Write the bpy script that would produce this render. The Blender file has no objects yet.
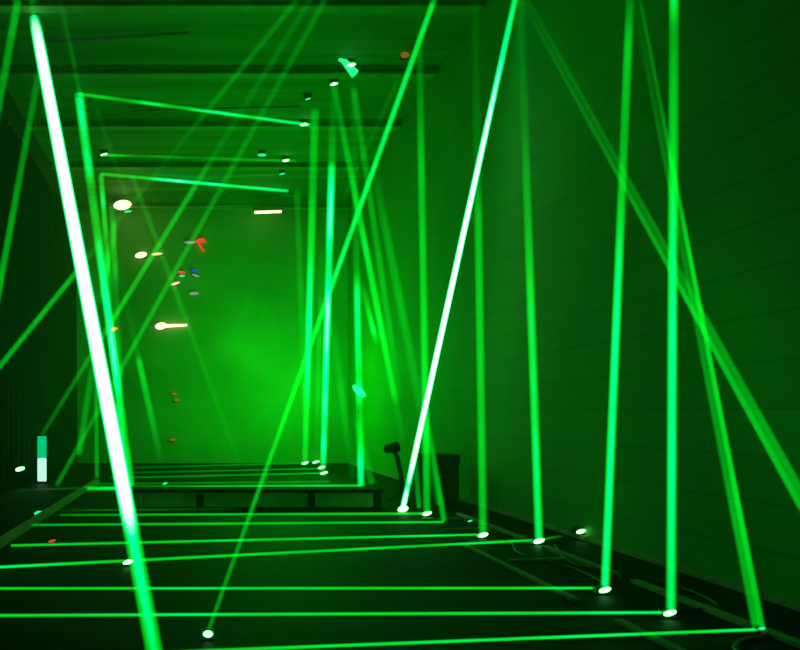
import bpy, bmesh, math, random
from mathutils import Vector, Matrix, noise

random.seed(7)
sc = bpy.context.scene
col = sc.collection

# ------------------------------------------------------------------ camera
F = 700.0                     # focal length in pixels of the 800 px wide frame
EYE = 1.2                     # camera height
VX, VY = 200.0, 415.0         # where the tunnel's long axis vanishes
XL, XR, ZC, YB = -3.2, 3.7, 6.6, 17.5     # left wall, right wall, ceiling, far wall
cam_d = bpy.data.cameras.new('camera')
cam = bpy.data.objects.new('camera', cam_d); col.objects.link(cam)
cam.location = (0, 0, EYE); cam.rotation_euler = (math.radians(90), 0, 0)
cam_d.sensor_width = 36; cam_d.lens = 36 * F / 800
cam_d.shift_x = (400 - VX) / 800; cam_d.shift_y = (VY - 325) / 800
cam_d.clip_start = 0.02
sc.camera = cam

# ------------------------------------------------------------------ world, exposure
w = bpy.data.worlds.new('night'); sc.world = w; w.use_nodes = True
w.node_tree.nodes['Background'].inputs[0].default_value = (0, 0, 0, 1)
w.node_tree.nodes['Background'].inputs[1].default_value = 0
hz = w.node_tree.nodes.new('ShaderNodeVolumeScatter')          # thin smoke fills the tunnel
hz.inputs['Color'].default_value = (0.4, 1, 0.3, 1); hz.inputs['Density'].default_value = 0.011; hz.inputs['Anisotropy'].default_value = 0.2
w.node_tree.links.new(hz.outputs[0], w.node_tree.nodes['World Output'].inputs['Volume'])
sc.view_settings.view_transform = 'Standard'; sc.view_settings.look = 'None'
sc.view_settings.gamma = 1; sc.view_settings.exposure = 0
sc.view_settings.use_curve_mapping = False
sc.cycles.transparent_max_bounces = 128
sc.cycles.max_bounces = 4
sc.cycles.diffuse_bounces = 2; sc.cycles.glossy_bounces = 2
sc.cycles.sample_clamp_indirect = 1.0
sc.cycles.use_denoising = True

# ------------------------------------------------------------------ lights: added green fills for scattered laser light, and one warm lamp
def lamp(loc, power, color=(0.0, 1.0, 0.0), size=0.3):
    l = bpy.data.lights.new('glow_light', 'POINT'); l.energy = power; l.color = color
    l.shadow_soft_size = size
    o = bpy.data.objects.new('glow_light', l); col.objects.link(o); o.location = loc
    return o
def spot(loc, aim, power, angle, blend=1.0, size=0.3):
    l = bpy.data.lights.new('fill_spot', 'SPOT'); l.energy = power; l.color = (0.0, 1.0, 0.0)
    l.spot_size = math.radians(angle); l.spot_blend = blend; l.shadow_soft_size = size
    o = bpy.data.objects.new('fill_spot', l); col.objects.link(o); o.location = loc
    o.rotation_euler = (Vector(aim) - Vector(loc)).to_track_quat('-Z', 'Y').to_euler()
spot((0.2, 6.6, 3.2), (2.6, 8.4, 6.4), 88, 150)       # spot added in mid-air to brighten ceiling and upper right wall
lamp((0.8, 12.0, 4.6), 22)
lamp((2.2, 15.3, 1.9), 165, (0.0, 1.0, 0.0), 0.7)     # fill added to brighten the haze and wall at far right
lamp((1.2, 14.8, 2.4), 160, (0.02, 1.0, 0.02), 0.6)
lamp((2.5, 11.5, 1.8), 10)
lamp((-1.9, 11.7, 1.0), 2)
lamp((-1.75, 16.6, 6.25 - 0.35), 4, (1.0, 0.75, 0.3), 0.05)   # warm bulkhead lamp

# ------------------------------------------------------------------ materials
def mat(name, base, rough=0.7, metal=0.0, nscale=None, namt=0.5, bump=0.0, spec=0.5):
    m = bpy.data.materials.new(name); m.use_nodes = True
    nt = m.node_tree; b = nt.nodes['Principled BSDF']
    b.inputs['Base Color'].default_value = (*base, 1)
    b.inputs['Roughness'].default_value = rough; b.inputs['Metallic'].default_value = metal
    b.inputs['Specular IOR Level'].default_value = spec
    if nscale:
        tc = nt.nodes.new('ShaderNodeTexCoord'); n = nt.nodes.new('ShaderNodeTexNoise')
        n.inputs['Scale'].default_value = nscale; n.inputs['Detail'].default_value = 6
        nt.links.new(tc.outputs['Object'], n.inputs['Vector'])
        r = nt.nodes.new('ShaderNodeMapRange'); r.inputs[3].default_value = 1 - namt; r.inputs[4].default_value = 1 + namt
        nt.links.new(n.outputs['Fac'], r.inputs[0])
        mx = nt.nodes.new('ShaderNodeVectorMath'); mx.operation = 'SCALE'
        mx.inputs[0].default_value = base
        nt.links.new(r.outputs[0], mx.inputs['Scale'])
        nt.links.new(mx.outputs[0], b.inputs['Base Color'])
        if bump:
            bp = nt.nodes.new('ShaderNodeBump'); bp.inputs['Strength'].default_value = bump
            bp.inputs['Distance'].default_value = 0.02
            nt.links.new(n.outputs['Fac'], bp.inputs['Height']); nt.links.new(bp.outputs[0], b.inputs['Normal'])
    return m

def wall_mat():
    m = mat('painted_block_wall', (0.5, 0.5, 0.47), 0.75)
    nt = m.node_tree; b = nt.nodes['Principled BSDF']
    tc = nt.nodes.new('ShaderNodeTexCoord')
    sep = nt.nodes.new('ShaderNodeSeparateXYZ'); cmb = nt.nodes.new('ShaderNodeCombineXYZ')
    nt.links.new(tc.outputs['Object'], sep.inputs[0])
    nt.links.new(sep.outputs['Y'], cmb.inputs['X']); nt.links.new(sep.outputs['Z'], cmb.inputs['Y'])
    br = nt.nodes.new('ShaderNodeTexBrick')
    br.inputs['Scale'].default_value = 1.0; br.inputs['Brick Width'].default_value = 40.0
    br.inputs['Row Height'].default_value = 0.31; br.inputs['Mortar Size'].default_value = 0.006
    br.inputs['Mortar Smooth'].default_value = 0.4
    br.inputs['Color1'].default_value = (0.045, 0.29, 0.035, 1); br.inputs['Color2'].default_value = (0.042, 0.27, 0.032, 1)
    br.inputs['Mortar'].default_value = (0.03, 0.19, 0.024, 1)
    nt.links.new(cmb.outputs[0], br.inputs['Vector'])
    n = nt.nodes.new('ShaderNodeTexNoise'); n.inputs['Scale'].default_value = 1.3; n.inputs['Detail'].default_value = 8
    nt.links.new(tc.outputs['Object'], n.inputs['Vector'])
    r = nt.nodes.new('ShaderNodeMapRange'); r.inputs[3].default_value = 0.72; r.inputs[4].default_value = 1.25
    nt.links.new(n.outputs['Fac'], r.inputs[0])
    mx = nt.nodes.new('ShaderNodeVectorMath'); mx.operation = 'SCALE'
    nt.links.new(br.outputs['Color'], mx.inputs[0]); nt.links.new(r.outputs[0], mx.inputs['Scale'])
    nt.links.new(mx.outputs[0], b.inputs['Base Color'])
    bp = nt.nodes.new('ShaderNodeBump'); bp.inputs['Strength'].default_value = 0.3; bp.inputs['Distance'].default_value = 0.01
    bp.invert = True
    nt.links.new(br.outputs['Fac'], bp.inputs['Height']); nt.links.new(bp.outputs[0], b.inputs['Normal'])
    return m

def ceil_mat():
    m = mat('boarded_ceiling', (0.3, 0.3, 0.28), 0.8)
    nt = m.node_tree; b = nt.nodes['Principled BSDF']
    tc = nt.nodes.new('ShaderNodeTexCoord')
    mp = nt.nodes.new('ShaderNodeMapping'); mp.inputs['Scale'].default_value = (0.15, 2.6, 1)
    nt.links.new(tc.outputs['Object'], mp.inputs[0])
    n = nt.nodes.new('ShaderNodeTexNoise'); n.inputs['Scale'].default_value = 1.6; n.inputs['Detail'].default_value = 5
    nt.links.new(mp.outputs[0], n.inputs['Vector'])
    r = nt.nodes.new('ShaderNodeValToRGB')
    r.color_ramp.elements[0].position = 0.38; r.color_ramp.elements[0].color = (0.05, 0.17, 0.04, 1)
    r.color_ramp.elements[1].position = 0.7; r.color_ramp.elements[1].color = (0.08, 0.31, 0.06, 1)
    nt.links.new(n.outputs['Fac'], r.inputs[0]); nt.links.new(r.outputs[0], b.inputs['Base Color'])
    return m

def glow_mat(name, color, strength):
    m = bpy.data.materials.new(name); m.use_nodes = True; nt = m.node_tree
    nt.nodes.remove(nt.nodes['Principled BSDF'])
    e = nt.nodes.new('ShaderNodeEmission'); e.inputs[0].default_value = (*color, 1); e.inputs[1].default_value = strength
    nt.links.new(e.outputs[0], nt.nodes['Material Output'].inputs['Surface'])
    return m

def beam_mat():
    """Laser light in haze: adds its own light to what lies behind it; whitens where it is strongest."""
    m = bpy.data.materials.new('laser_light'); m.use_nodes = True; nt = m.node_tree
    nt.nodes.remove(nt.nodes['Principled BSDF'])
    N = nt.nodes.new; L = nt.links.new
    def math_(op, a, b=None, clamp=False):
        n = N('ShaderNodeMath'); n.operation = op; n.use_clamp = clamp
        for i, v in enumerate((a, b)):
            if v is None: continue
            if isinstance(v, (int, float)): n.inputs[i].default_value = v
            else: L(v, n.inputs[i])
        return n.outputs[0]
    at = N('ShaderNodeAttribute'); at.attribute_name = 'glow'
    g = N('ShaderNodeNewGeometry')
    dot = N('ShaderNodeVectorMath'); dot.operation = 'DOT_PRODUCT'
    L(g.outputs['Normal'], dot.inputs[0]); L(g.outputs['Incoming'], dot.inputs[1])
    c = math_('ABSOLUTE', dot.outputs['Value'])
    ax = N('ShaderNodeAttribute'); ax.attribute_name = 'axis'      # beam direction: brightness then depends on the distance from the beam's core only
    d2 = N('ShaderNodeVectorMath'); d2.operation = 'DOT_PRODUCT'
    L(ax.outputs['Vector'], d2.inputs[0]); L(g.outputs['Incoming'], d2.inputs[1])
    dd = math_('MULTIPLY', d2.outputs['Value'], d2.outputs['Value'])
    sn = math_('SQRT', math_('MAXIMUM', math_('SUBTRACT', 1.0, dd), 0.01))
    c = math_('MINIMUM', math_('DIVIDE', c, sn), 1.0)
    c = math_('POWER', c, 2.2)
    I = math_('MULTIPLY', at.outputs['Fac'], c)
    green = math_('MULTIPLY', I, 0.5)
    bl = math_('ADD', math_('MULTIPLY', I, 0.01), math_('MULTIPLY', math_('MAXIMUM', math_('SUBTRACT', I, 0.75), 0), 0.35))
    rd = math_('MINIMUM', math_('MULTIPLY', math_('MAXIMUM', math_('SUBTRACT', I, 1.5), 0), 0.45), 0.6)
    bl = math_('MINIMUM', bl, 0.7)
    cc = N('ShaderNodeCombineColor'); L(rd, cc.inputs[0]); L(green, cc.inputs[1]); L(bl, cc.inputs[2])
    e = N('ShaderNodeEmission'); L(cc.outputs[0], e.inputs[0])
    t = N('ShaderNodeBsdfTransparent'); ad = N('ShaderNodeAddShader')
    L(e.outputs[0], ad.inputs[0]); L(t.outputs[0], ad.inputs[1])
    L(ad.outputs[0], nt.nodes['Material Output'].inputs['Surface'])
    m.cycles.emission_sampling = 'NONE'
    return m

M = dict(
    wall=wall_mat(), ceiling=ceil_mat(),
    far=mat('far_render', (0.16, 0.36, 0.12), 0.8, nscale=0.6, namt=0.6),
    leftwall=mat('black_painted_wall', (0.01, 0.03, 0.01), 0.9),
    floor=mat('dark_asphalt_floor', (0.002, 0.005, 0.002), 0.65, nscale=2.2, namt=0.9, bump=0.25, spec=0.08),
    curtain=mat('black_drape', (0.004, 0.012, 0.003), 0.95, nscale=8, namt=0.3),
    steel=mat('dull_steel', (0.18, 0.17, 0.15), 0.55, 0.3, nscale=5, namt=0.4),
    girder=mat('girder_paint', (0.12, 0.30, 0.07), 0.6, nscale=4, namt=0.5),
    timber=mat('worn_batten', (0.36, 0.27, 0.15), 0.7, nscale=9, namt=0.7),
    black=mat('matt_black_metal', (0.012, 0.012, 0.012), 0.6),
    rubber=mat('black_rubber', (0.02, 0.02, 0.02), 0.45),
    step=mat('step_paint', (0.2, 0.65, 0.12), 0.8, nscale=3, namt=0.6),
    steptop=mat('step_tread', (0.02, 0.02, 0.02), 0.9),
    beam=beam_mat(),
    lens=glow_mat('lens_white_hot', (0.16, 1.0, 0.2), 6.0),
    cyan_glow=glow_mat('cyan_glow', (0.02, 1.0, 0.28), 1.1),
    warm=glow_mat('warm_lamp', (1.0, 0.82, 0.4), 2.2),
    warm_dim=glow_mat('warm_lamp_dim', (1.0, 0.75, 0.3), 1.3),
    amber=glow_mat('amber_lamp', (1.0, 0.35, 0.02), 0.9),
    amber_dim=glow_mat('amber_lamp_dim', (0.45, 0.22, 0.02), 0.5),
    red=glow_mat('red_lamp', (1.0, 0.06, 0.03), 0.8),
    blue=glow_mat('blue_lamp', (0.02, 0.2, 0.9), 0.5),
    pale=glow_mat('pale_lamp', (0.45, 0.8, 0.4), 0.45),
    pillar_glow_white=glow_mat('pillar_glow_white', (0.5, 1.0, 0.75), 1.1),
    pillar_glow_green=glow_mat('pillar_glow_green', (0.0, 0.8, 0.25), 0.8),
)

# ------------------------------------------------------------------ helpers
def obj(name, bm, m, parent=None, smooth=False):
    me = bpy.data.meshes.new(name); bm.normal_update(); bm.to_mesh(me); bm.free()
    if smooth:
        for p in me.polygons: p.use_smooth = True
    me.materials.append(m)
    o = bpy.data.objects.new(name, me); col.objects.link(o)
    if parent: o.parent = parent
    return o
def tag(o, label=None, cat=None, group=None, kind=None):
    for k, v in (('label', label), ('category', cat), ('group', group), ('kind', kind)):
        if v: o[k] = v
    return o
def empty(name, loc, label=None, cat=None, group=None, rz=0):
    o = bpy.data.objects.new(name, None); col.objects.link(o); o.location = loc
    o.rotation_euler = (0, 0, rz); o.empty_display_size = 0.1
    return tag(o, label, cat, group)
def box(bm, x0, y0, z0, x1, y1, z1, bevel=0.0):
    r = bmesh.ops.create_cube(bm, size=1)
    vs = r['verts']
    for v in vs:
        v.co = Vector(((x0 + x1) / 2 + v.co.x * (x1 - x0), (y0 + y1) / 2 + v.co.y * (y1 - y0), (z0 + z1) / 2 + v.co.z * (z1 - z0)))
    if bevel:
        es = list({e for v in vs for e in v.link_edges})
        bmesh.ops.bevel(bm, geom=es, offset=bevel, segments=2, affect='EDGES')
    return bm
def cyl(bm, p, q, r, n=16, r2=None):
    p, q = Vector(p), Vector(q); d = q - p
    res = bmesh.ops.create_cone(bm, segments=n, radius1=r, radius2=r if r2 is None else r2, depth=d.length, cap_ends=True)
    mt = Matrix.Translation((p + q) / 2) @ d.to_track_quat('Z', 'Y').to_matrix().to_4x4()
    bmesh.ops.transform(bm, matrix=mt, verts=res['verts'])
    return bm
def ellipsoid(bm, c, rx, ry, rz, tilt=0.0):
    res = bmesh.ops.create_uvsphere(bm, u_segments=16, v_segments=10, radius=1)
    mt = Matrix.Translation(c) @ Matrix.Rotation(tilt, 4, 'Y') @ Matrix.Diagonal((rx, ry, rz, 1))
    bmesh.ops.transform(bm, matrix=mt, verts=res['verts'])
    return bm
def tube(bm, pts, r, n=8, z_scale=1.0):
    rings = []
    pts = [Vector(p) for p in pts]
    for i, p in enumerate(pts):
        d = (pts[min(i + 1, len(pts) - 1)] - pts[max(i - 1, 0)]).normalized()
        q = d.to_track_quat('Z', 'Y')
        rr = r[i] if isinstance(r, (list, tuple)) else r
        rings.append([bm.verts.new(p + q @ Vector((rr * math.cos(2 * math.pi * k / n), rr * math.sin(2 * math.pi * k / n), 0))) for k in range(n)])
    for a, b in zip(rings, rings[1:]):
        for k in range(n):
            bm.faces.new((a[k], a[(k + 1) % n], b[(k + 1) % n], b[k]))
    return bm, rings

# a sight line (x, y) from the camera meets floor, ceiling, walls or a given distance
def P(x, y, s):
    dx, dz = (x - VX) / F, (VY - y) / F
    if s == 'F': d = (0.035 - EYE) / dz
    elif s == 'C': d = (ZC - 0.1 - EYE) / dz
    elif s == 'R': d = (XR - 0.05) / dx
    elif s == 'L': d = (XL + 0.2) / dx
    elif s == 'B': d = YB - 0.08
    else: d = s
    return Vector((dx * d, d, EYE + dz * d))
def px(p):
    return (VX + F * p.x / p.y, VY - F * (p.z - EYE) / p.y)

# ------------------------------------------------------------------ structure
def struct(name, bm, m): return tag(obj(name, bm, m), kind='structure')
struct('floor', box(bmesh.new(), XL - 0.2, -1.5, -0.2, XR + 0.2, YB + 0.2, 0), M['floor'])
struct('ceiling', box(bmesh.new(), XL - 0.2, -1.5, ZC, XR + 0.2, YB + 0.2, ZC + 0.2), M['ceiling'])
struct('wall_right', box(bmesh.new(), XR, -1.5, 0, XR + 0.2, YB, ZC), M['wall'])
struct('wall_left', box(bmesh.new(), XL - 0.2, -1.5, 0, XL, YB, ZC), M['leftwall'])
struct('wall_far', box(bmesh.new(), XL - 0.2, YB, 0, XR + 0.2, YB + 0.2, ZC), M['far'])
struct('trim_1', box(bmesh.new(), XR - 0.045, 2.0, 0, XR, YB, 0.045, 0.006), M['timber'])

# ceiling girders (I-section), each a thing
def girder(y, zb, label, x0=XL + 0.02, x1=XR - 0.02, wd=0.16):
    o = empty('ceiling_girder', ((x0 + x1) / 2, y, zb), label, 'girder', 'steel girders under the ceiling')
    h = ZC - zb; L = (x1 - x0) / 2
    obj('bottom_flange', box(bmesh.new(), -L, -wd / 2, 0, L, wd / 2, 0.025), M['girder'], o)
    obj('web', box(bmesh.new(), -L, -0.012, 0.025, L, 0.012, h - 0.025), M['girder'], o)
    obj('top_flange', box(bmesh.new(), -L, -wd / 2, h - 0.025, L, wd / 2, h), M['girder'], o)
girder(9.15, 6.5, 'nearest steel girder across the ceiling near the top of the picture')
girder(10.95, 6.5, 'steel girder just in front of the bright cyan ceiling laser')
girder(12.9, 6.48, 'steel girder above the right end of the topmost ceiling beam')
girder(15.0, 6.48, 'steel girder behind the middle ceiling beam')
girder(17.25, 6.28, 'deep steel girder at the far end carrying the warm lamp')

# thin ceiling pipes seen as streaks
for (x0, y0, x1, y1, lab) in ((215, 78, 455, 73, 'thin pipe across the ceiling just behind the cyan ceiling laser'),
                              (302, 12, 420, 7, 'short rusty pipe across the ceiling at the top centre'),
                              (130, 113, 300, 109, 'thin pipe across the ceiling above the short glints'),
                              (40, 45, 190, 36, 'slanting thin pipe across the ceiling at the upper left')):
    a, b = P(x0, y0, 'C'), P(x1, y1, 'C'); a.z = b.z = ZC - 0.06
    bm, _ = tube(bmesh.new(), [a, b], 0.022, 10)
    o = obj('ceiling_pipe', bm, M['timber'] if y0 < 20 else M['steel'], None, True)
    tag(o, lab, 'pipe', 'pipes under the ceiling')

# low step across the tunnel
st = empty('low_step', (0.35, 9.1, 0), 'low dark step crossing the floor behind the near beams', 'step')
obj('riser', box(bmesh.new(), -1.3, 0.02, 0, 2.0, 0.06, 0.19), M['step'], st)
obj('tread', box(bmesh.new(), -1.35, -0.02, 0.19, 2.05, 0.36, 0.235, 0.006), M['steptop'], st)
for x in (-1.26, -0.35, 1.1, 1.96):
    obj('post', box(bmesh.new(), x - 0.045, -0.01, 0, x + 0.045, 0.02, 0.19, 0.004), M['steptop'], st)

# floor battens running along the tunnel
def batten(x, y0, y1, wd, h, label):
    L = (y1 - y0) / 2
    o = obj('floor_batten', box(bmesh.new(), -wd / 2, -L, 0, wd / 2, L, h, 0.004), M['timber'])
    o.location = (x, (y0 + y1) / 2, 0)
    tag(o, label, 'batten', 'battens along the floor edges')
batten(3.1, 3.1, 5.0, 0.06, 0.03, 'worn batten on the right floor beside the foremost upright beams, second from the wall')
batten(3.1, 5.2, 6.3, 0.06, 0.03, 'short worn batten on the right floor past the foremost upright beams')
batten(3.1, 6.5, 8.4, 0.06, 0.03, 'worn batten on the right floor running back toward the step')
batten(2.42, 3.2, 4.05, 0.055, 0.022, 'short batten at the bottom right inside the upright laser row')
batten(2.42, 4.5, 6.4, 0.055, 0.022, 'batten on the dark floor just left of the right laser row')
batten(-1.84, 5.2, 12.5, 0.11, 0.05, 'long batten along the left floor edge under the leftmost beams')
for y in (5.75, 6.6, 7.3, 8.0):
    o = obj('cross_batten', box(bmesh.new(), -0.26, -0.02, 0, 0.26, 0.02, 0.022, 0.003), M['timber'])
    o.location = (2.78, y, 0); o.rotation_euler.z = 0.15
    tag(o, 'short crosswise batten %s' % {5.75: 'nearest the camera between the right floor battens', 6.6: 'beside the third upright beam base on the right',
        7.3: 'beside the fourth upright beam base on the right', 8.0: 'at the far end of the right floor battens'}[y], 'batten', 'crosswise battens on the right floor')

# black pleated drapes in front of the left wall
def drape(y0, y1, label):
    o = empty('curtain', (XL + 0.12, (y0 + y1) / 2, 0), label, 'curtain', 'black drapes on the left')
    n = int((y1 - y0) / 0.03); H = 5.9; L = (y1 - y0) / 2
    bm = bmesh.new(); cols = []
    for i in range(n + 1):
        t = -L + (y1 - y0) * i / n
        cc = []
        for k, z in enumerate((0.03, 1.5, 3.0, 4.5, H)):
            a = 0.055 - 0.006 * k
            cc.append(bm.verts.new((a * math.sin(t * 21 + 0.4 * math.sin(k + t * 3)), t, z)))
        cols.append(cc)
    for a, b in zip(cols, cols[1:]):
        for k in range(4): bm.faces.new((a[k], b[k], b[k + 1], a[k + 1]))
    f = obj('fabric', bm, M['curtain'], o, True)
    md = f.modifiers.new('thick', 'SOLIDIFY'); md.thickness = 0.006
    obj('rail', cyl(bmesh.new(), (0, -L, H + 0.02), (0, L, H + 0.02), 0.02), M['black'], o, True)
drape(9.0, 11.9, 'black pleated drape at the left edge of the picture')
drape(11.95, 14.6, 'black pleated drape behind the upright lit pillar edge')
drape(14.65, 17.3, 'black pleated drape at the far end of the left side')

# ------------------------------------------------------------------ beams
def beam(label, a, b, wpx, keys, sa='F', sb=None, group='green laser beams', axis='y', patch=0.12, wat=None, seed=0, w2=None):
    """a, b: sight lines; sa, sb: the surface each ends on ('V' = straight above the other end, at the ceiling).
    keys: brightness by picture height (or width) of the point, wpx: width in pixels where the beam is nearest the middle."""
    pa = P(a[0], a[1], sa)
    if sb == 'V':
        d = pa.y
        yc = VY - F * (ZC - 0.06 - EYE) / d
        t = (yc - a[1]) / (b[1] - a[1])
        pb = P(a[0] + (b[0] - a[0]) * t, yc, d)
    else:
        pb = P(b[0], b[1], sb)
    dref = {None: 0.5 * (pa.y + pb.y), 'a': pa.y, 'b': pb.y}[wat] if not isinstance(wat, float) else wat
    r = 1.15 * wpx * dref / F / 2
    n = 64
    if w2: r = [r + (1.15 * w2 * pb.y / F / 2 - r) * i / n for i in range(n + 1)]
    base = pa.copy()
    pts = [(pb - pa) * (i / n) for i in range(n + 1)]
    bm, rings = tube(bmesh.new(), pts, r, 16)
    me = bpy.data.meshes.new('laser_ray')
    vals = []
    for i, p in enumerate(pts):
        X, Y = px(base + p); q = Y if axis == 'y' else X
        ks = sorted(keys)
        if q <= ks[0][0]: v = ks[0][1]
        elif q >= ks[-1][0]: v = ks[-1][1]
        else:
            for (q0, v0), (q1, v1) in zip(ks, ks[1:]):
                if q0 <= q <= q1: v = v0 + (v1 - v0) * (q - q0) / max(q1 - q0, 1e-6); break
        nz = noise.noise(Vector(((base + p).z * 2.3 + p.x * 1.9, seed * 7.7 + p.y, pa.x * 3)))
        v *= max(0.05, 1 + patch * 2.2 * nz)
        vals.append(v if v > 1 else v ** 1.9)
    bm.to_mesh(me); bm.free()
    at = me.attributes.new('glow', 'FLOAT', 'POINT')
    k = 0
    for i in range(n + 1):
        for j in range(16):
            at.data[k].value = vals[i]; k += 1
    ax = me.attributes.new('axis', 'FLOAT_VECTOR', 'POINT'); dv = (pb - pa).normalized()
    for e in ax.data: e.vector = dv
    for p in me.polygons: p.use_smooth = True
    me.materials.append(M['beam'])
    o = bpy.data.objects.new('laser_ray', me); col.objects.link(o); o.location = base
    tag(o, label, 'laser beam', group, 'thing')
    return o

UP = 'upright beams along the right'
beam('rightmost upright green beam standing straight from a bright floor laser', (671, 612), (674, 0), 8.6, [(0, 1.1), (30, .6), (150, .8), (330, 1.15), (450, 1.2), (610, 1.0)], 'F', 'V', UP, patch=.05, wat='a')
beam('upright cyan-green beam second from the right, leaning slightly right', (605, 588), (630, 0), 8, [(0, .35), (50, .8), (140, .6), (330, 1.2), (590, 1.15)], 'F', 'V', UP, patch=.05, wat='a')
beam('upright green beam third from the right, fading toward its top', (539, 540), (521, 20), 8, [(0, .15), (110, .3), (180, .5), (330, 1.0), (540, 1.0)], 'F', 'V', UP, patch=.05, wat='a')
beam('dim upright green beam just right of the white slanting beam', (483, 534), (475, 0), 8, [(0, .15), (150, .28), (230, .65), (535, .75)], 'F', 'V', UP, patch=.08, wat='a')
beam('green upright beam just left of the white slanting beam', (427, 513), (419, 20), 7.5, [(0, .1), (60, .3), (150, .65), (440, .85), (515, .7)], 'F', 'V', UP, patch=.1, wat='a')
SL = 'slanting beams on the right'
beam('white-hot slanting beam rising right from the floor at centre right', (403, 508), (516, -5), 5.8, [(0, 1.0), (60, 1.5), (150, 3.0), (300, 4.5), (460, 4), (485, 1.6), (505, 3.5)], 'F', 'R', SL, patch=.03, wat='a')
beam('brighter strand of the doubled beam slanting up left from the bottom right corner', (762, 628), (640, 0), 6, [(0, .3), (100, .4), (250, .8), (500, .85), (628, .75)], 'F', 'R', SL, patch=.04, wat='a')
beam('dimmer strand of the doubled beam slanting up left from the bottom right corner', (756, 628), (634, 0), 7, [(0, .15), (150, .35), (500, .58), (628, .65)], 'F', 'R', SL, patch=.04, wat='a')
beam('lower strand of the paired beams running off the right edge', (880, 650), (522, 0), 6, [(0, .2), (120, .36), (300, .7), (500, .7)], 'F', 'R', SL, patch=.04, wat=4.5)
beam('upper strand of the paired beams running off the right edge', (889, 650), (528, 0), 7, [(0, .2), (120, .32), (300, .5), (500, .6)], 'F', 'R', SL, patch=.04, wat=4.5)
beam('long beam crossing from a floor spot at bottom centre up to the right', (208, 632), (434, 0), 5, [(0, .9), (190, 1.0), (280, 1.0), (400, .78), (500, .62), (632, .45)], 'F', 'C', 'long crossing beams', patch=.04, wat='a', w2=6.5)
# the great left beam
beam('thick white-hot beam slanting down across the whole left side', (155, 655), (35, 22), 17, [(22, 1.2), (32, 3), (50, 4), (120, 4.6), (450, 5), (505, 4), (530, 1.3), (655, .95)], 'F', 'C', 'slanting beams on the left', patch=.02, wat='a', w2=11.5)
# fan toward the lower left
FN = 'dim beams fanning down to the left'
beam('uppermost of three dim beams fanning from the top centre to the left edge', (-25, 397), (297, 0), 6, [(0, .35), (110, .35), (150, .2), (250, .3), (280, .68), (390, .62)], 'L', 'C', FN, patch=.06)
beam('middle of three dim beams fanning from the top centre down left', (40, 438), (310, 0), 6, [(0, .25), (150, .25), (190, .6), (320, .66), (360, .5), (438, .3)], 'L', 'C', FN, patch=.06)
beam('lowest of three dim beams fanning from the top centre down to the left floor', (57, 485), (325, 0), 6, [(0, .32), (100, .32), (230, .45), (330, .55), (485, .42)], 'F', 'C', FN, patch=.06)
LE = 'dim slanting beams at the left edge'
beam('dim beam cutting the top left corner', (-12, 165), (18, 0), 8, [(0, .55), (170, .5)], 'L', 'C', LE, patch=.08)
beam('dim beam slanting down to the left edge beside the thick white beam', (-12, 350), (42, 55), 7, [(50, .2), (100, .45), (290, .65)], 'L', 'C', LE, patch=.05)
beam('short green stub above the top of the thick white beam', (35, 24), (29, -20), 6, [(0, .35), (22, .6)], 'C', 'C', LE, patch=.1)
beam('faint beam falling from the top left to the corner of the ceiling beams', (84, 110), (60, 0), 5, [(0, .25), (100, .3)], 12.0, 'C', LE, patch=.05)
beam('faint beam slanting down across the far wall from the warm lamp', (240, 464), (132, 175), 6, [(180, .35), (300, .35), (460, .2)], 'F', 15.7, 'faint beams before the far wall', patch=.05)
beam('very faint beam descending left of the warm lamp', (128, 200), (95, 105), 5, [(100, .2), (200, .25)], 15.5, 10.5, 'faint beams before the far wall', patch=.05)
beam('faint beam slanting up right in the middle of the far wall', (228, 350), (250, 295), 7, [(290, .25), (350, .15)], 16.8, 16.8, 'faint beams before the far wall', patch=.05)
# left uprights
LU = 'upright beams along the left'
beam('bright cyan upright beam under the left end of the topmost ceiling beam', (131, 486), (79, 95), 8, [(95, 1.2), (170, 1.3), (190, .6), (230, .8), (290, 1.2), (310, 1.6), (370, 1.5), (400, .9), (486, .9)], 'F', 'C', LU, patch=.25, seed=1, wat='a', w2=10)
beam('patchy green upright beam beneath the left end of the lowest ceiling beam', (124, 470), (101, 175), 6, [(175, .9), (225, .75), (260, .6), (330, .45), (400, .5), (412, 1.1), (440, 1.0), (470, .8)], 'F', 'C', LU, patch=.35, seed=2)
beam('ragged dim upright beam right of the left upright pair', (124, 472), (112, 205), 7, [(205, .35), (260, .55), (330, .45), (470, .4)], 'F', 16.5, LU, patch=.4, seed=3)
beam('leaning beam with a bright short stretch in front of the far wall', (163, 470), (115, 250), 7, [(250, .15), (355, .3), (362, .85), (410, .6), (445, .35), (470, .08)], 'F', 16.8, LU, patch=.05, seed=4)
beam('thin dim upright beam just left of the thick white beam at floor level', (97, 478), (95, 270), 5, [(270, .2), (400, .5), (478, .5)], 'F', 12.8, LU, patch=.05)
beam('broad dim beam leaning left below the middle of the thick white beam', (79, 455), (98, 330), 7, [(330, .2), (400, .5), (455, .5)], 13.0, 12.9, LU, patch=.05)
beam('ragged short beam crossing the left upright beams below the warm lamp', (100, 300), (118, 215), 7, [(215, .3), (250, .6), (300, .4)], 14.0, 16.0, LU, patch=.3, seed=8)
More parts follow.
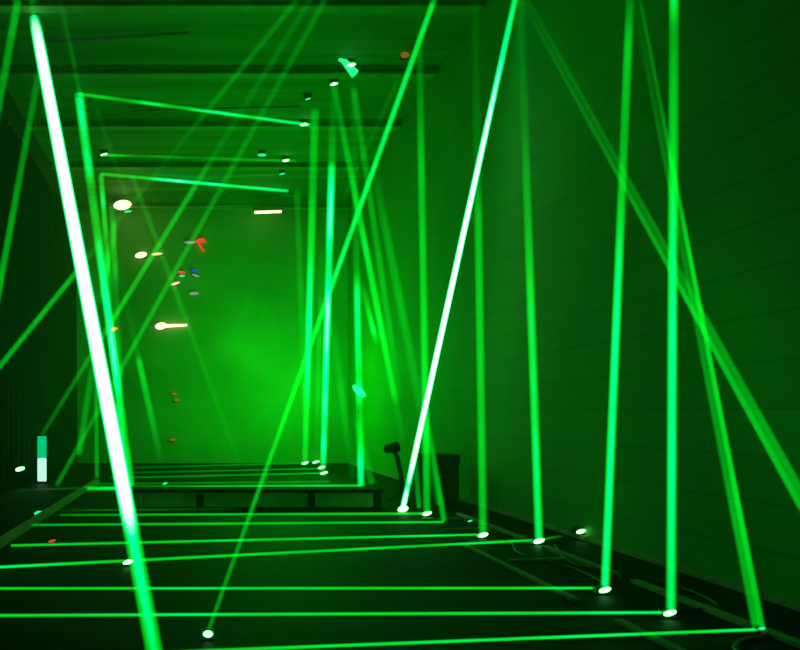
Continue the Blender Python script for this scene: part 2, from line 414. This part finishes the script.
# right mid cluster
RC = 'upright beams at the far right of the tunnel'
beam('upright beam under the right end of the topmost ceiling beam', (305, 462), (315, 110), 7.5, [(110, .55), (200, .7), (260, .9), (300, 1.3), (380, 1.2), (410, .75), (462, .7)], 'F', 'C', RC, patch=.08, seed=5)
beam('bright cyan-white upright beam at the centre of the far right cluster', (323, 471), (334, 86), 7.5, [(86, .2), (160, .5), (168, 1.2), (215, 1.6), (250, 1.0), (270, .9), (300, 1.7), (360, 1.5), (440, 1.4), (471, .8)], 'F', 'C', RC, patch=.2, seed=6)
beam('dim green strand between the two brightest far uprights', (316, 462), (322, 250), 6, [(250, .2), (350, .5), (462, .2)], 'F', 15.8, RC, patch=.2)
beam('green beam leaning from the ceiling glint down to the dark lamp stand', (403, 440), (334, 86), 7, [(86, .35), (160, .6), (230, .85), (330, .9), (395, .75), (405, .35), (440, .25)], 11.0, 'C', RC, patch=.05)
beam('upright beam below the cyan ceiling laser with two cyan-white flares', (361, 486), (353, 85), 7.5, [(85, .25), (180, .3), (270, .5), (290, 1.2), (345, 1.1), (375, .8), (392, 1.4), (410, .55), (440, .9), (460, 1.5), (486, .9)], 'F', 'C', RC, patch=.12, seed=9)
beam('dim beam leaning right from beneath the cyan ceiling laser', (400, 400), (354, 90), 7, [(90, .45), (200, .5), (330, .5), (400, .2)], 11.2, 'C', RC, patch=.05)
beam('broad dim beam leaning right toward the base of the white slanting beam', (440, 505), (372, 160), 9, [(160, .2), (250, .45), (300, .5), (420, .35), (505, .4)], 'F', 10.5, RC, patch=.05)
beam('short cyan fleck of beam beside the upright flares', (377, 345), (362, 285), 6, [(285, .3), (330, 1.0), (345, .2)], 11.0, 11.3, RC, patch=.05)
beam('dim upright beam at the right edge of the far wall', (306, 440), (297, 190), 7, [(190, .35), (300, .4), (440, .3)], 15.0, 16.8, RC, patch=.1)
beam('faint beam leaning right between the bright far uprights', (353, 478), (332, 320), 8, [(320, .2), (400, .45), (478, .2)], 13.0, 13.5, RC, patch=.05)
beam('short beam leaning right into the end of a floor beam by the black case', (444, 521), (424, 400), 6, [(400, .3), (450, .5), (521, .7)], 'F', 7.9, RC, patch=.05)
beam('short faint upright beam between the two floor lasers at centre right', (419, 508), (414, 440), 5, [(440, .3), (508, .6)], 'F', 9.0, RC, patch=.05)
beam('curving tail beam leaning left beside the floor lasers under the cyan flare', (372, 484), (356, 420), 8, [(420, .3), (484, .5)], 'F', 12.0, RC, patch=.05)
beam('faint beam leaning left at the upper right of the far cluster', (345, 195), (398, 80), 5, [(80, .25), (195, .25)], 13.0, 'C', RC, patch=.05)
# ceiling beams
CB = 'beams across the ceiling'
beam('topmost green beam sloping down to the right across the ceiling', (79, 94), (310, 125), 3.7, [(80, .8), (180, .85), (230, 1.1), (305, 1.0)], 'C', 'C', CB, axis='x', patch=.2)
beam('thin middle beam running level across the ceiling', (102, 155), (296, 161), 3, [(102, 1.0), (130, .55), (200, .4), (290, .6)], 'C', 'C', CB, axis='x', patch=.15)
beam('lowest ceiling beam with a white-hot stretch at its middle', (101, 174), (288, 191), 3.6, [(101, .7), (150, .8), (180, 1.9), (200, 1.4), (250, 1.2), (288, .9)], 'C', 'C', CB, axis='x', patch=.15)
beam('faintest ceiling beam ending in a small glint at the right', (105, 183), (286, 174), 2, [(105, .15), (286, .3)], 'C', 'C', CB, axis='x', patch=.1)
# floor beams
FB = 'beams across the floor'
def left_end(y0, x0=None):   # where a floor beam at this picture height meets the left laser row
    d = (EYE - 0.035) * F / (y0 - VY)
    return VX + F * (-1.95) / d
def fb(label, a, b, wpx, keys): beam(label, a, b, wpx * 0.84, keys, 'F', 'F', FB, axis='x', patch=.08)
fb('nearest floor beam, rising slightly to the bottom right corner', (-60, 661), (757, 629.5), 4.5, [(0, .8), (757, 1.0)])
fb('floor beam ending at the rightmost bright floor laser', (left_end(615), 616), (670, 612.5), 4.2, [(0, .9), (670, .95)])
fb('level floor beam ending at the second floor laser from the right', (left_end(588), 588.5), (605, 588), 3.8, [(0, .85), (605, .9)])
fb('floor beam crossing the foot of the thick white beam', (left_end(569), 570), (539, 540), 3.8, [(0, 1.0), (150, .8), (540, .9)])
fb('floor beam just beyond the one crossing the thick beam foot', (11, 545.5), (483, 534.5), 3.4, [(0, .8), (483, .9)])
fb('floor beam ending in a rounded corner beside the black case', (30, 525), (444, 522), 3.2, [(30, .6), (150, .75), (440, .8)])
fb('floor beam ending at the floor laser left of the dim upright', (60, 515), (427, 513.5), 3.2, [(60, .4), (150, .7), (427, .85)])
fb('short faint floor beam in front of the low step', (25, 510.5), (235, 509), 2.2, [(25, .15), (140, .45), (235, .2)])
beam('bright doubled floor beam on top of the low step', (84, 488.5), (361, 486.5), 4.6, [(85, .8), (130, 1.0), (250, 1.2), (330, 1.0), (361, .8)], 'F', 'F', FB, axis='x', patch=.1)
fb('thin companion just beyond the bright floor beam at the step', (95, 484), (330, 481.5), 2.4, [(95, .4), (330, .5)])
fb('thin floor beam ending at the nearest of four far glints', (110, 478), (326, 473), 2.4, [(110, .4), (326, .7)])
fb('thin floor beam ending at the second of four far glints', (115, 473), (321, 468.5), 2.2, [(115, .3), (321, .65)])
fb('farthest thin floor beam before the far wall', (120, 468), (306, 463), 2.2, [(120, .3), (306, .6)])
fb('faint floor beam at the left below the upright lit pillar edge', (18, 490), (84, 488), 2.2, [(18, .15), (84, .35)])
fb('short beam running on right to the laser on the wall side', (541, 539.5), (562, 536), 3, [(541, .7), (562, .35)])

# ------------------------------------------------------------------ laser heads
def laser_head(x, y, s, wpx, label, group, hot=True, hang=False, tilt=-0.25, aspect=0.42, depth_off=0.0, beam_on=None):
    p = P(x, y, s)
    k = 0.9 * wpx * p.y / F        # size of the lit aperture in metres
    q = max(0.6, min(1.6, k / 0.07))
    up = -1 if hang else 1
    if s in ('F',): base = Vector((p.x, p.y, 0.0))
    elif s == 'C': base = Vector((p.x, p.y, ZC))
    else: base = Vector((p.x, p.y, p.z - 0.05))
    o = empty('laser_mount', base, label, 'laser', group)
    lp = p - base
    bw = 0.05 * q
    if s in ('F', 'C'):
        z0, z1 = sorted((0.0, up * 0.008)); obj('base_plate', box(bmesh.new(), -bw, 0.0, z0, bw, 0.09, z1, 0.002), M['black'], o)
        hz0, hz1 = sorted((up * 0.008, lp.z + up * 0.012))
        obj('housing', box(bmesh.new(), -bw * 0.6, 0.015, hz0, bw * 0.6, 0.085, hz1, 0.004), M['black'], o)
        for sx in (-1, 1):
            obj('bracket', box(bmesh.new(), sx * bw * 0.78 - 0.004, 0.03, hz0, sx * bw * 0.78 + 0.004, 0.07, hz1, 0.0015), M['steel'], o)
    else:
        obj('housing', box(bmesh.new(), -bw * 0.6, 0.01, 0.02, bw * 0.6, 0.1, 0.08, 0.004), M['black'], o)
        obj('bracket', box(bmesh.new(), -0.01, 0.1, 0.03, 0.01, 0.16, 0.07, 0.002), M['steel'], o)
    obj('lens', ellipsoid(bmesh.new(), lp + Vector((0, 0.0, 0)), k / 2, 0.012, k * aspect / 2, tilt), M['lens'] if hot else M['cyan_glow'], o, True)  # bright glint at the beam end, put in as glow
    return o
G1, G2, G3 = 'laser heads on the right floor', 'laser heads under the ceiling', 'laser heads on the left'
laser_head(670, 613, 'F', 15, 'bright floor laser at the foot of the rightmost straight upright beam', G1)
laser_head(605, 590, 'F', 14, 'bright floor laser at the foot of the cyan-green upright beam', G1)
laser_head(539, 541, 'F', 13, 'bright floor laser at the foot of the third upright from the right', G1)
laser_head(483, 535, 'F', 12, 'bright floor laser at the foot of the dim upright right of the white beam', G1)
laser_head(427, 513.5, 'F', 11, 'bright floor laser just right of the white slanting beam foot', G1)
laser_head(403, 509, 'F', 12, 'bright floor laser at the foot of the white slanting beam', G1, aspect=.6)
laser_head(581, 531.5, 'R', 11, 'floor laser standing apart close to the right wall', G1)
laser_head(762, 628.5, 'F', 7, 'small dim floor laser at the bottom right corner', G1, hot=False)
laser_head(208, 634, 'F', 11, 'round bright floor laser alone at bottom centre', G1, tilt=0, aspect=.7)
laser_head(128, 562, 'F', 12, 'bright floor laser on the foot of the thick white beam', G3)
laser_head(305, 463, 'F', 8, 'far floor laser, leftmost of the four far glints', G1, aspect=.35)
laser_head(316, 462, 'F', 8, 'far floor laser, upper right neighbour of the leftmost far glint', G1, aspect=.3)
laser_head(321.5, 467.5, 'F', 8, 'far floor laser at the foot of the cyan-white upright', G1, aspect=.35)
laser_head(324, 473, 'F', 9, 'far floor laser, lowest of the four far glints', G1, aspect=.3)
laser_head(38, 513, 'F', 9, 'small cyan laser on the left floor batten', G3, hot=False, aspect=.5)
laser_head(470, 521, 'F', 6, 'tiny dim floor laser between the right battens', G1, hot=False, aspect=.35)
laser_head(20, 469, 'L', 11, 'bright laser on the drape at the far left edge', G3, aspect=.4)
laser_head(165, 483.5, 'F', 6, 'tiny cyan floor laser beyond the low step', G3, hot=False, aspect=.4)
laser_head(304, 124.5, 'C', 9, 'ceiling laser at the right end of the topmost ceiling beam', G2, hang=True, tilt=-.1, aspect=.35)
laser_head(334, 84, 'C', 9, 'ceiling laser glint above the leaning green beam', G2, hang=True, aspect=.35)
laser_head(308, 99, 'C', 7, 'small dim ceiling laser left of the glint over the leaning beam', G2, hot=False, hang=True, aspect=.3)
laser_head(262, 155, 'C', 10, 'cyan ceiling laser just above the middle ceiling beam', G2, hot=False, hang=True, tilt=0, aspect=.35)
laser_head(286, 160.5, 'C', 8, 'ceiling laser at the right end of the middle ceiling beam', G2, hang=True, tilt=-.15, aspect=.35)
laser_head(282, 174, 'C', 7, 'small ceiling laser between the two lower ceiling beams', G2, hot=False, hang=True, aspect=.3)
laser_head(104, 154.5, 'C', 8, 'ceiling laser at the left end of the middle ceiling beam', G2, hang=True, aspect=.3)
# large ceiling head; laser light on barrel and elbow put in as glow
p = P(350, 66, 'C')
o = empty('laser_mount', (p.x, p.y - 0.03, ZC), 'large cyan-lit ceiling laser, brightest thing under the ceiling', 'laser', G2)
obj('base_plate', box(bmesh.new(), -0.1, 0, -0.01, 0.1, 0.16, 0, 0.002), M['black'], o)
obj('bracket', box(bmesh.new(), -0.03, 0.05, -0.1, 0.03, 0.09, -0.01, 0.003), M['steel'], o)
bm = cyl(bmesh.new(), (-0.12, 0, 0.05 - 0.1), (0.09, 0, -0.30), 0.055, 14, 0.085)
bm2 = obj('lit_barrel', bm, M['cyan_glow'], o, True)
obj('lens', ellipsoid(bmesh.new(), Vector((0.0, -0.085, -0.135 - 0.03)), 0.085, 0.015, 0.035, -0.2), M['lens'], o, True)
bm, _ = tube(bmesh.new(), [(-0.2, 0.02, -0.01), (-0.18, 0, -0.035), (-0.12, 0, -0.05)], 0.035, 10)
obj('elbow', bm, M['cyan_glow'], o, True)
o.scale = (0.8, 0.8, 0.8)
# flare on the far upright, built as a glowing blob on an added stand
p = P(359, 391, 13.5)
o = empty('hotspot_stand', (p.x, p.y + 0.05, 0), 'added thin stand with a small glowing mirror beside the upright beam with two flares', 'hotspot')
obj('hotspot', ellipsoid(bmesh.new(), Vector((0, -0.05, p.z)), 0.17, 0.03, 0.075, 0.75), M['cyan_glow'], o, True)
obj('pole', cyl(bmesh.new(), (0, 0, 0.01), (0, 0, p.z), 0.006, 8), M['black'], o, True)
obj('foot', cyl(bmesh.new(), (0, 0, 0), (0, 0, 0.02), 0.12, 20), M['black'], o)

# ------------------------------------------------------------------ laser-lit pillar edge at left, its light put into glowing materials
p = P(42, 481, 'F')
o = empty('lit_pillar_edge', (p.x, p.y, 0), 'short upright laser-lit pillar edge standing before the left drape', 'pillar edge')
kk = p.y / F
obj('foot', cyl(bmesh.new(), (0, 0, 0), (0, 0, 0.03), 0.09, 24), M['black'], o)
bm = bmesh.new(); box(bm, -4.3 * kk, -0.03, 0.03, 4.3 * kk, 0.03, 25 * kk, 0.01); obj('lower_glow', bm, M['pillar_glow_white'], o)
bm = bmesh.new(); box(bm, -4.3 * kk, -0.03, 25 * kk, 4.3 * kk, 0.03, 47 * kk, 0.01); obj('upper_glow', bm, M['pillar_glow_green'], o)
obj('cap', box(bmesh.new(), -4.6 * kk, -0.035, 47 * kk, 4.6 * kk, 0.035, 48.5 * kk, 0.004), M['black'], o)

# ------------------------------------------------------------------ lamps at the far end
FL = 'small lamps at the far end'
def wall_lamp(x, y, wpx, hpx, m, label, tilt=0.0, d=None, name='wall_lamp', tail=None, cat='lamp'):
    p = P(x, y, 'B' if d is None else d); k = p.y / F
    o = empty(name, p, label, cat, FL)
    obj('housing', box(bmesh.new(), -wpx * k * .4, 0.03, -hpx * k * .4, wpx * k * .4, 0.075, hpx * k * .4, 0.003), M['black'], o)
    obj('bulb', ellipsoid(bmesh.new(), Vector((0, 0, 0)), wpx * k / 2, 0.035, hpx * k / 2, tilt), M[m], o, True)
    if tail:
        x2, y2, h2 = tail
        c = cyl(bmesh.new(), (0, 0.01, 0), ((x2 - x) * k, 0.01, (y - y2) * k), h2 * k / 2, 12, h2 * k / 3)
        obj('tube', c, M[m], o, True)
    return o
wall_lamp(122.5, 205, 18, 10, 'warm', 'brightest warm lamp on the far girder at the left', -.1, 17.08)
wall_lamp(141, 255, 12, 6, 'warm', 'warm oval lamp on the far wall below the brightest lamp', -.2)
wall_lamp(157, 254, 11, 2.6, 'warm_dim', 'thin yellow streak lamp right of the warm oval lamp', -.1)
wall_lamp(161, 326, 12, 7, 'warm', 'warm lamp with a tube tail halfway down the far wall', -.15, tail=(187, 325, 3.6))
wall_lamp(114, 329, 8, 4, 'amber', 'small amber lamp beside the thick white beam', -.2)
wall_lamp(174, 394, 6, 2.4, 'amber_dim', 'tiny dim amber lamp, upper of two low on the far wall')
wall_lamp(177, 400, 6, 2.4, 'amber_dim', 'tiny dim amber lamp, lower of two low on the far wall')
wall_lamp(173, 440, 7, 2.4, 'amber_dim', 'tiny dim amber lamp lowest on the far wall')
wall_lamp(181.5, 272.5, 8, 3.4, 'red', 'small red lamp left of the blue one on the far wall')
wall_lamp(182, 276, 6, 2.4, 'cyan_glow', 'tiny green lamp directly under the small red lamp')
wall_lamp(194, 270.5, 6, 3, 'blue', 'tiny blue lamp on the far wall')
wall_lamp(195.5, 275.5, 8, 2.4, 'pale', 'pale streak lamp under the tiny blue lamp', .3)
wall_lamp(175.5, 283.5, 9, 2.6, 'warm_dim', 'small yellow lamp below the red one', -.3)
wall_lamp(194, 293.5, 10, 3.4, 'pale', 'pale smudge of light lowest under the blue lamp')
wall_lamp(190, 242.5, 12, 2.8, 'pale', 'pale streak left of the red arrow light')
wall_lamp(128, 211.5, 8, 2.4, 'cyan_glow', 'small green glint under the brightest warm lamp', -.1, 17.0)
wall_lamp(405, 55, 9, 6, 'amber_dim', 'dim amber lamp under the ceiling left of the long crossing beam', 0, 10.3)
# red arrow shaped light
p = P(200, 242, 'B'); k = p.y / F
o = empty('arrow_light', p, 'red arrow shaped light on the far wall', 'sign', FL)
bm = bmesh.new(); vs_ = [bm.verts.new((a * k, 0, b * k)) for a, b in ((-7, 0), (-1, 3.5), (4, 4), (6, 0), (2, -1), (-1, 0.3), (-4, -0.6))]
f = bm.faces.new(vs_); r = bmesh.ops.extrude_face_region(bm, geom=[f]); bmesh.ops.translate(bm, vec=(0, 0.03, 0), verts=[v for v in r['geom'] if isinstance(v, bmesh.types.BMVert)])
bmesh.ops.recalc_face_normals(bm, faces=bm.faces)
obj('arrow_head', bm, M['red'], o)
obj('arrow_tail', cyl(bmesh.new(), (-2 * k, 0.015, -0.2 * k), (3.6 * k, 0.015, -9 * k), 1.2 * k, 10), M['red'], o, True)
# fluorescent fitting under the far girder
p = P(268, 212, 17.0); k = p.y / F
o = empty('strip_light', p, 'warm white strip light under the far girder on the right', 'lamp', FL)
obj('fitting', box(bmesh.new(), -15 * k, -0.02, 0.035, 15 * k, 0.06, 0.09, 0.004), M['steel'], o)
obj('strip_tube', cyl(bmesh.new(), (-13.5 * k, 0, -0.012), (13.5 * k, 0, 0.012), 1.4 * k, 14), M['warm'], o, True)
obj('hanger', box(bmesh.new(), -0.01, 0.0, 0.09, 0.01, 0.02, ZC - 0.32 - p.z, 0.001), M['steel'], o)
# conduit running right from the warm lamp
bm, _ = tube(bmesh.new(), [P(130, 207, 17.05), P(200, 206.5, 17.05), P(262, 205, 17.05)], 0.022, 8)
tag(obj('conduit', bm, M['timber'], None, True), 'thin conduit joining the warm lamp and the strip light', 'conduit')

# ------------------------------------------------------------------ black lamp stand and case at centre right
p = P(402, 500, 'F')
o = empty('spotlight_stand', (p.x, p.y, 0), 'small black spotlight on a stand left of the white slanting beam', 'spotlight')
k = p.y / F
top = Vector((-8 * k, 0, 52 * k))
bm, _ = tube(bmesh.new(), [(0, 0, 0.05), (-1 * k, 0, 28 * k), (-5 * k, 0, 46 * k), top], 0.03, 10); obj('stem', bm, M['black'], o, True)
for a in (0.5, 2.6, 4.7):
    obj('leg', cyl(bmesh.new(), (0, 0, 0.16), (0.2 * math.cos(a), 0.2 * math.sin(a), 0.012), 0.012, 8), M['black'], o, True)
obj('lamp_head', cyl(bmesh.new(), (-17 * k, -0.02, 53 * k), (-4 * k, 0.02, 56 * k), 0.05, 14, 0.075), M['black'], o, True)
p = P(452, 505, 'F')
o = empty('equipment_case', (3.28, 9.75, 0), 'black equipment case on the floor against the right wall', 'case')
obj('body', box(bmesh.new(), -0.26, -0.2, 0.04, 0.26, 0.2, 0.52, 0.015), M['black'], o)
obj('lid', box(bmesh.new(), -0.27, -0.21, 0.52, 0.27, 0.21, 0.66, 0.015), M['black'], o)
bm, _ = tube(bmesh.new(), [(-0.07, -0.2, 0.36), (-0.07, -0.24, 0.36), (0.07, -0.24, 0.36), (0.07, -0.2, 0.36)], 0.01, 8); obj('handle', bm, M['steel'], o, True)
for sx in (-1, 1):
    for sy in (-1, 1):
        obj('wheel', cyl(bmesh.new(), (sx * 0.2 - 0.015, sy * 0.15, 0.03), (sx * 0.2 + 0.015, sy * 0.15, 0.03), 0.03, 14), M['rubber'], o, True)

# cables
def cable(pts, label, r=0.009):
    P3 = [Vector((a, b, r)) for a, b in pts]; out = []
    for i in range(len(P3) - 1):
        p0, p1, p2, p3 = P3[max(i - 1, 0)], P3[i], P3[i + 1], P3[min(i + 2, len(P3) - 1)]
        for j in range(8):
            t = j / 8
            out.append(0.5 * ((2 * p1) + (p2 - p0) * t + (2 * p0 - 5 * p1 + 4 * p2 - p3) * t * t + (3 * p1 - p0 - 3 * p2 + p3) * t ** 3))
    out.append(P3[-1])
    bm, _ = tube(bmesh.new(), out, r, 8)
    tag(obj('cable', bm, M['rubber'], None, True), label, 'cable', 'cables on the floor')
cable([(3.17, 3.98), (3.1, 3.8), (2.85, 3.68), (2.7, 3.5), (2.8, 3.2)], 'black cable curling from the bottom right corner laser', 0.012)
cable([(2.9, 4.25), (3.25, 4.4), (3.3, 5.0), (3.0, 5.6), (3.25, 6.4)], 'black cable looping behind the rightmost upright beam foot')
cable([(2.85, 4.9), (2.9, 5.4), (2.75, 6.0), (2.9, 6.55), (2.7, 6.6)], 'black cable between the second and third floor lasers')
cable([(3.5, 7.0), (3.3, 6.8), (3.15, 6.95), (2.8, 6.7)], 'short black cable to the laser near the right wall')
# small red marker on the left floor
p = P(52, 541, 'F')
o = obj('red_indicator', ellipsoid(bmesh.new(), Vector((0, 0, 0)), 0.036, 0.02, 0.012, -.2), M['red'], None, True); o.location = p
tag(o, 'tiny red indicator light on the left floor', 'indicator light')
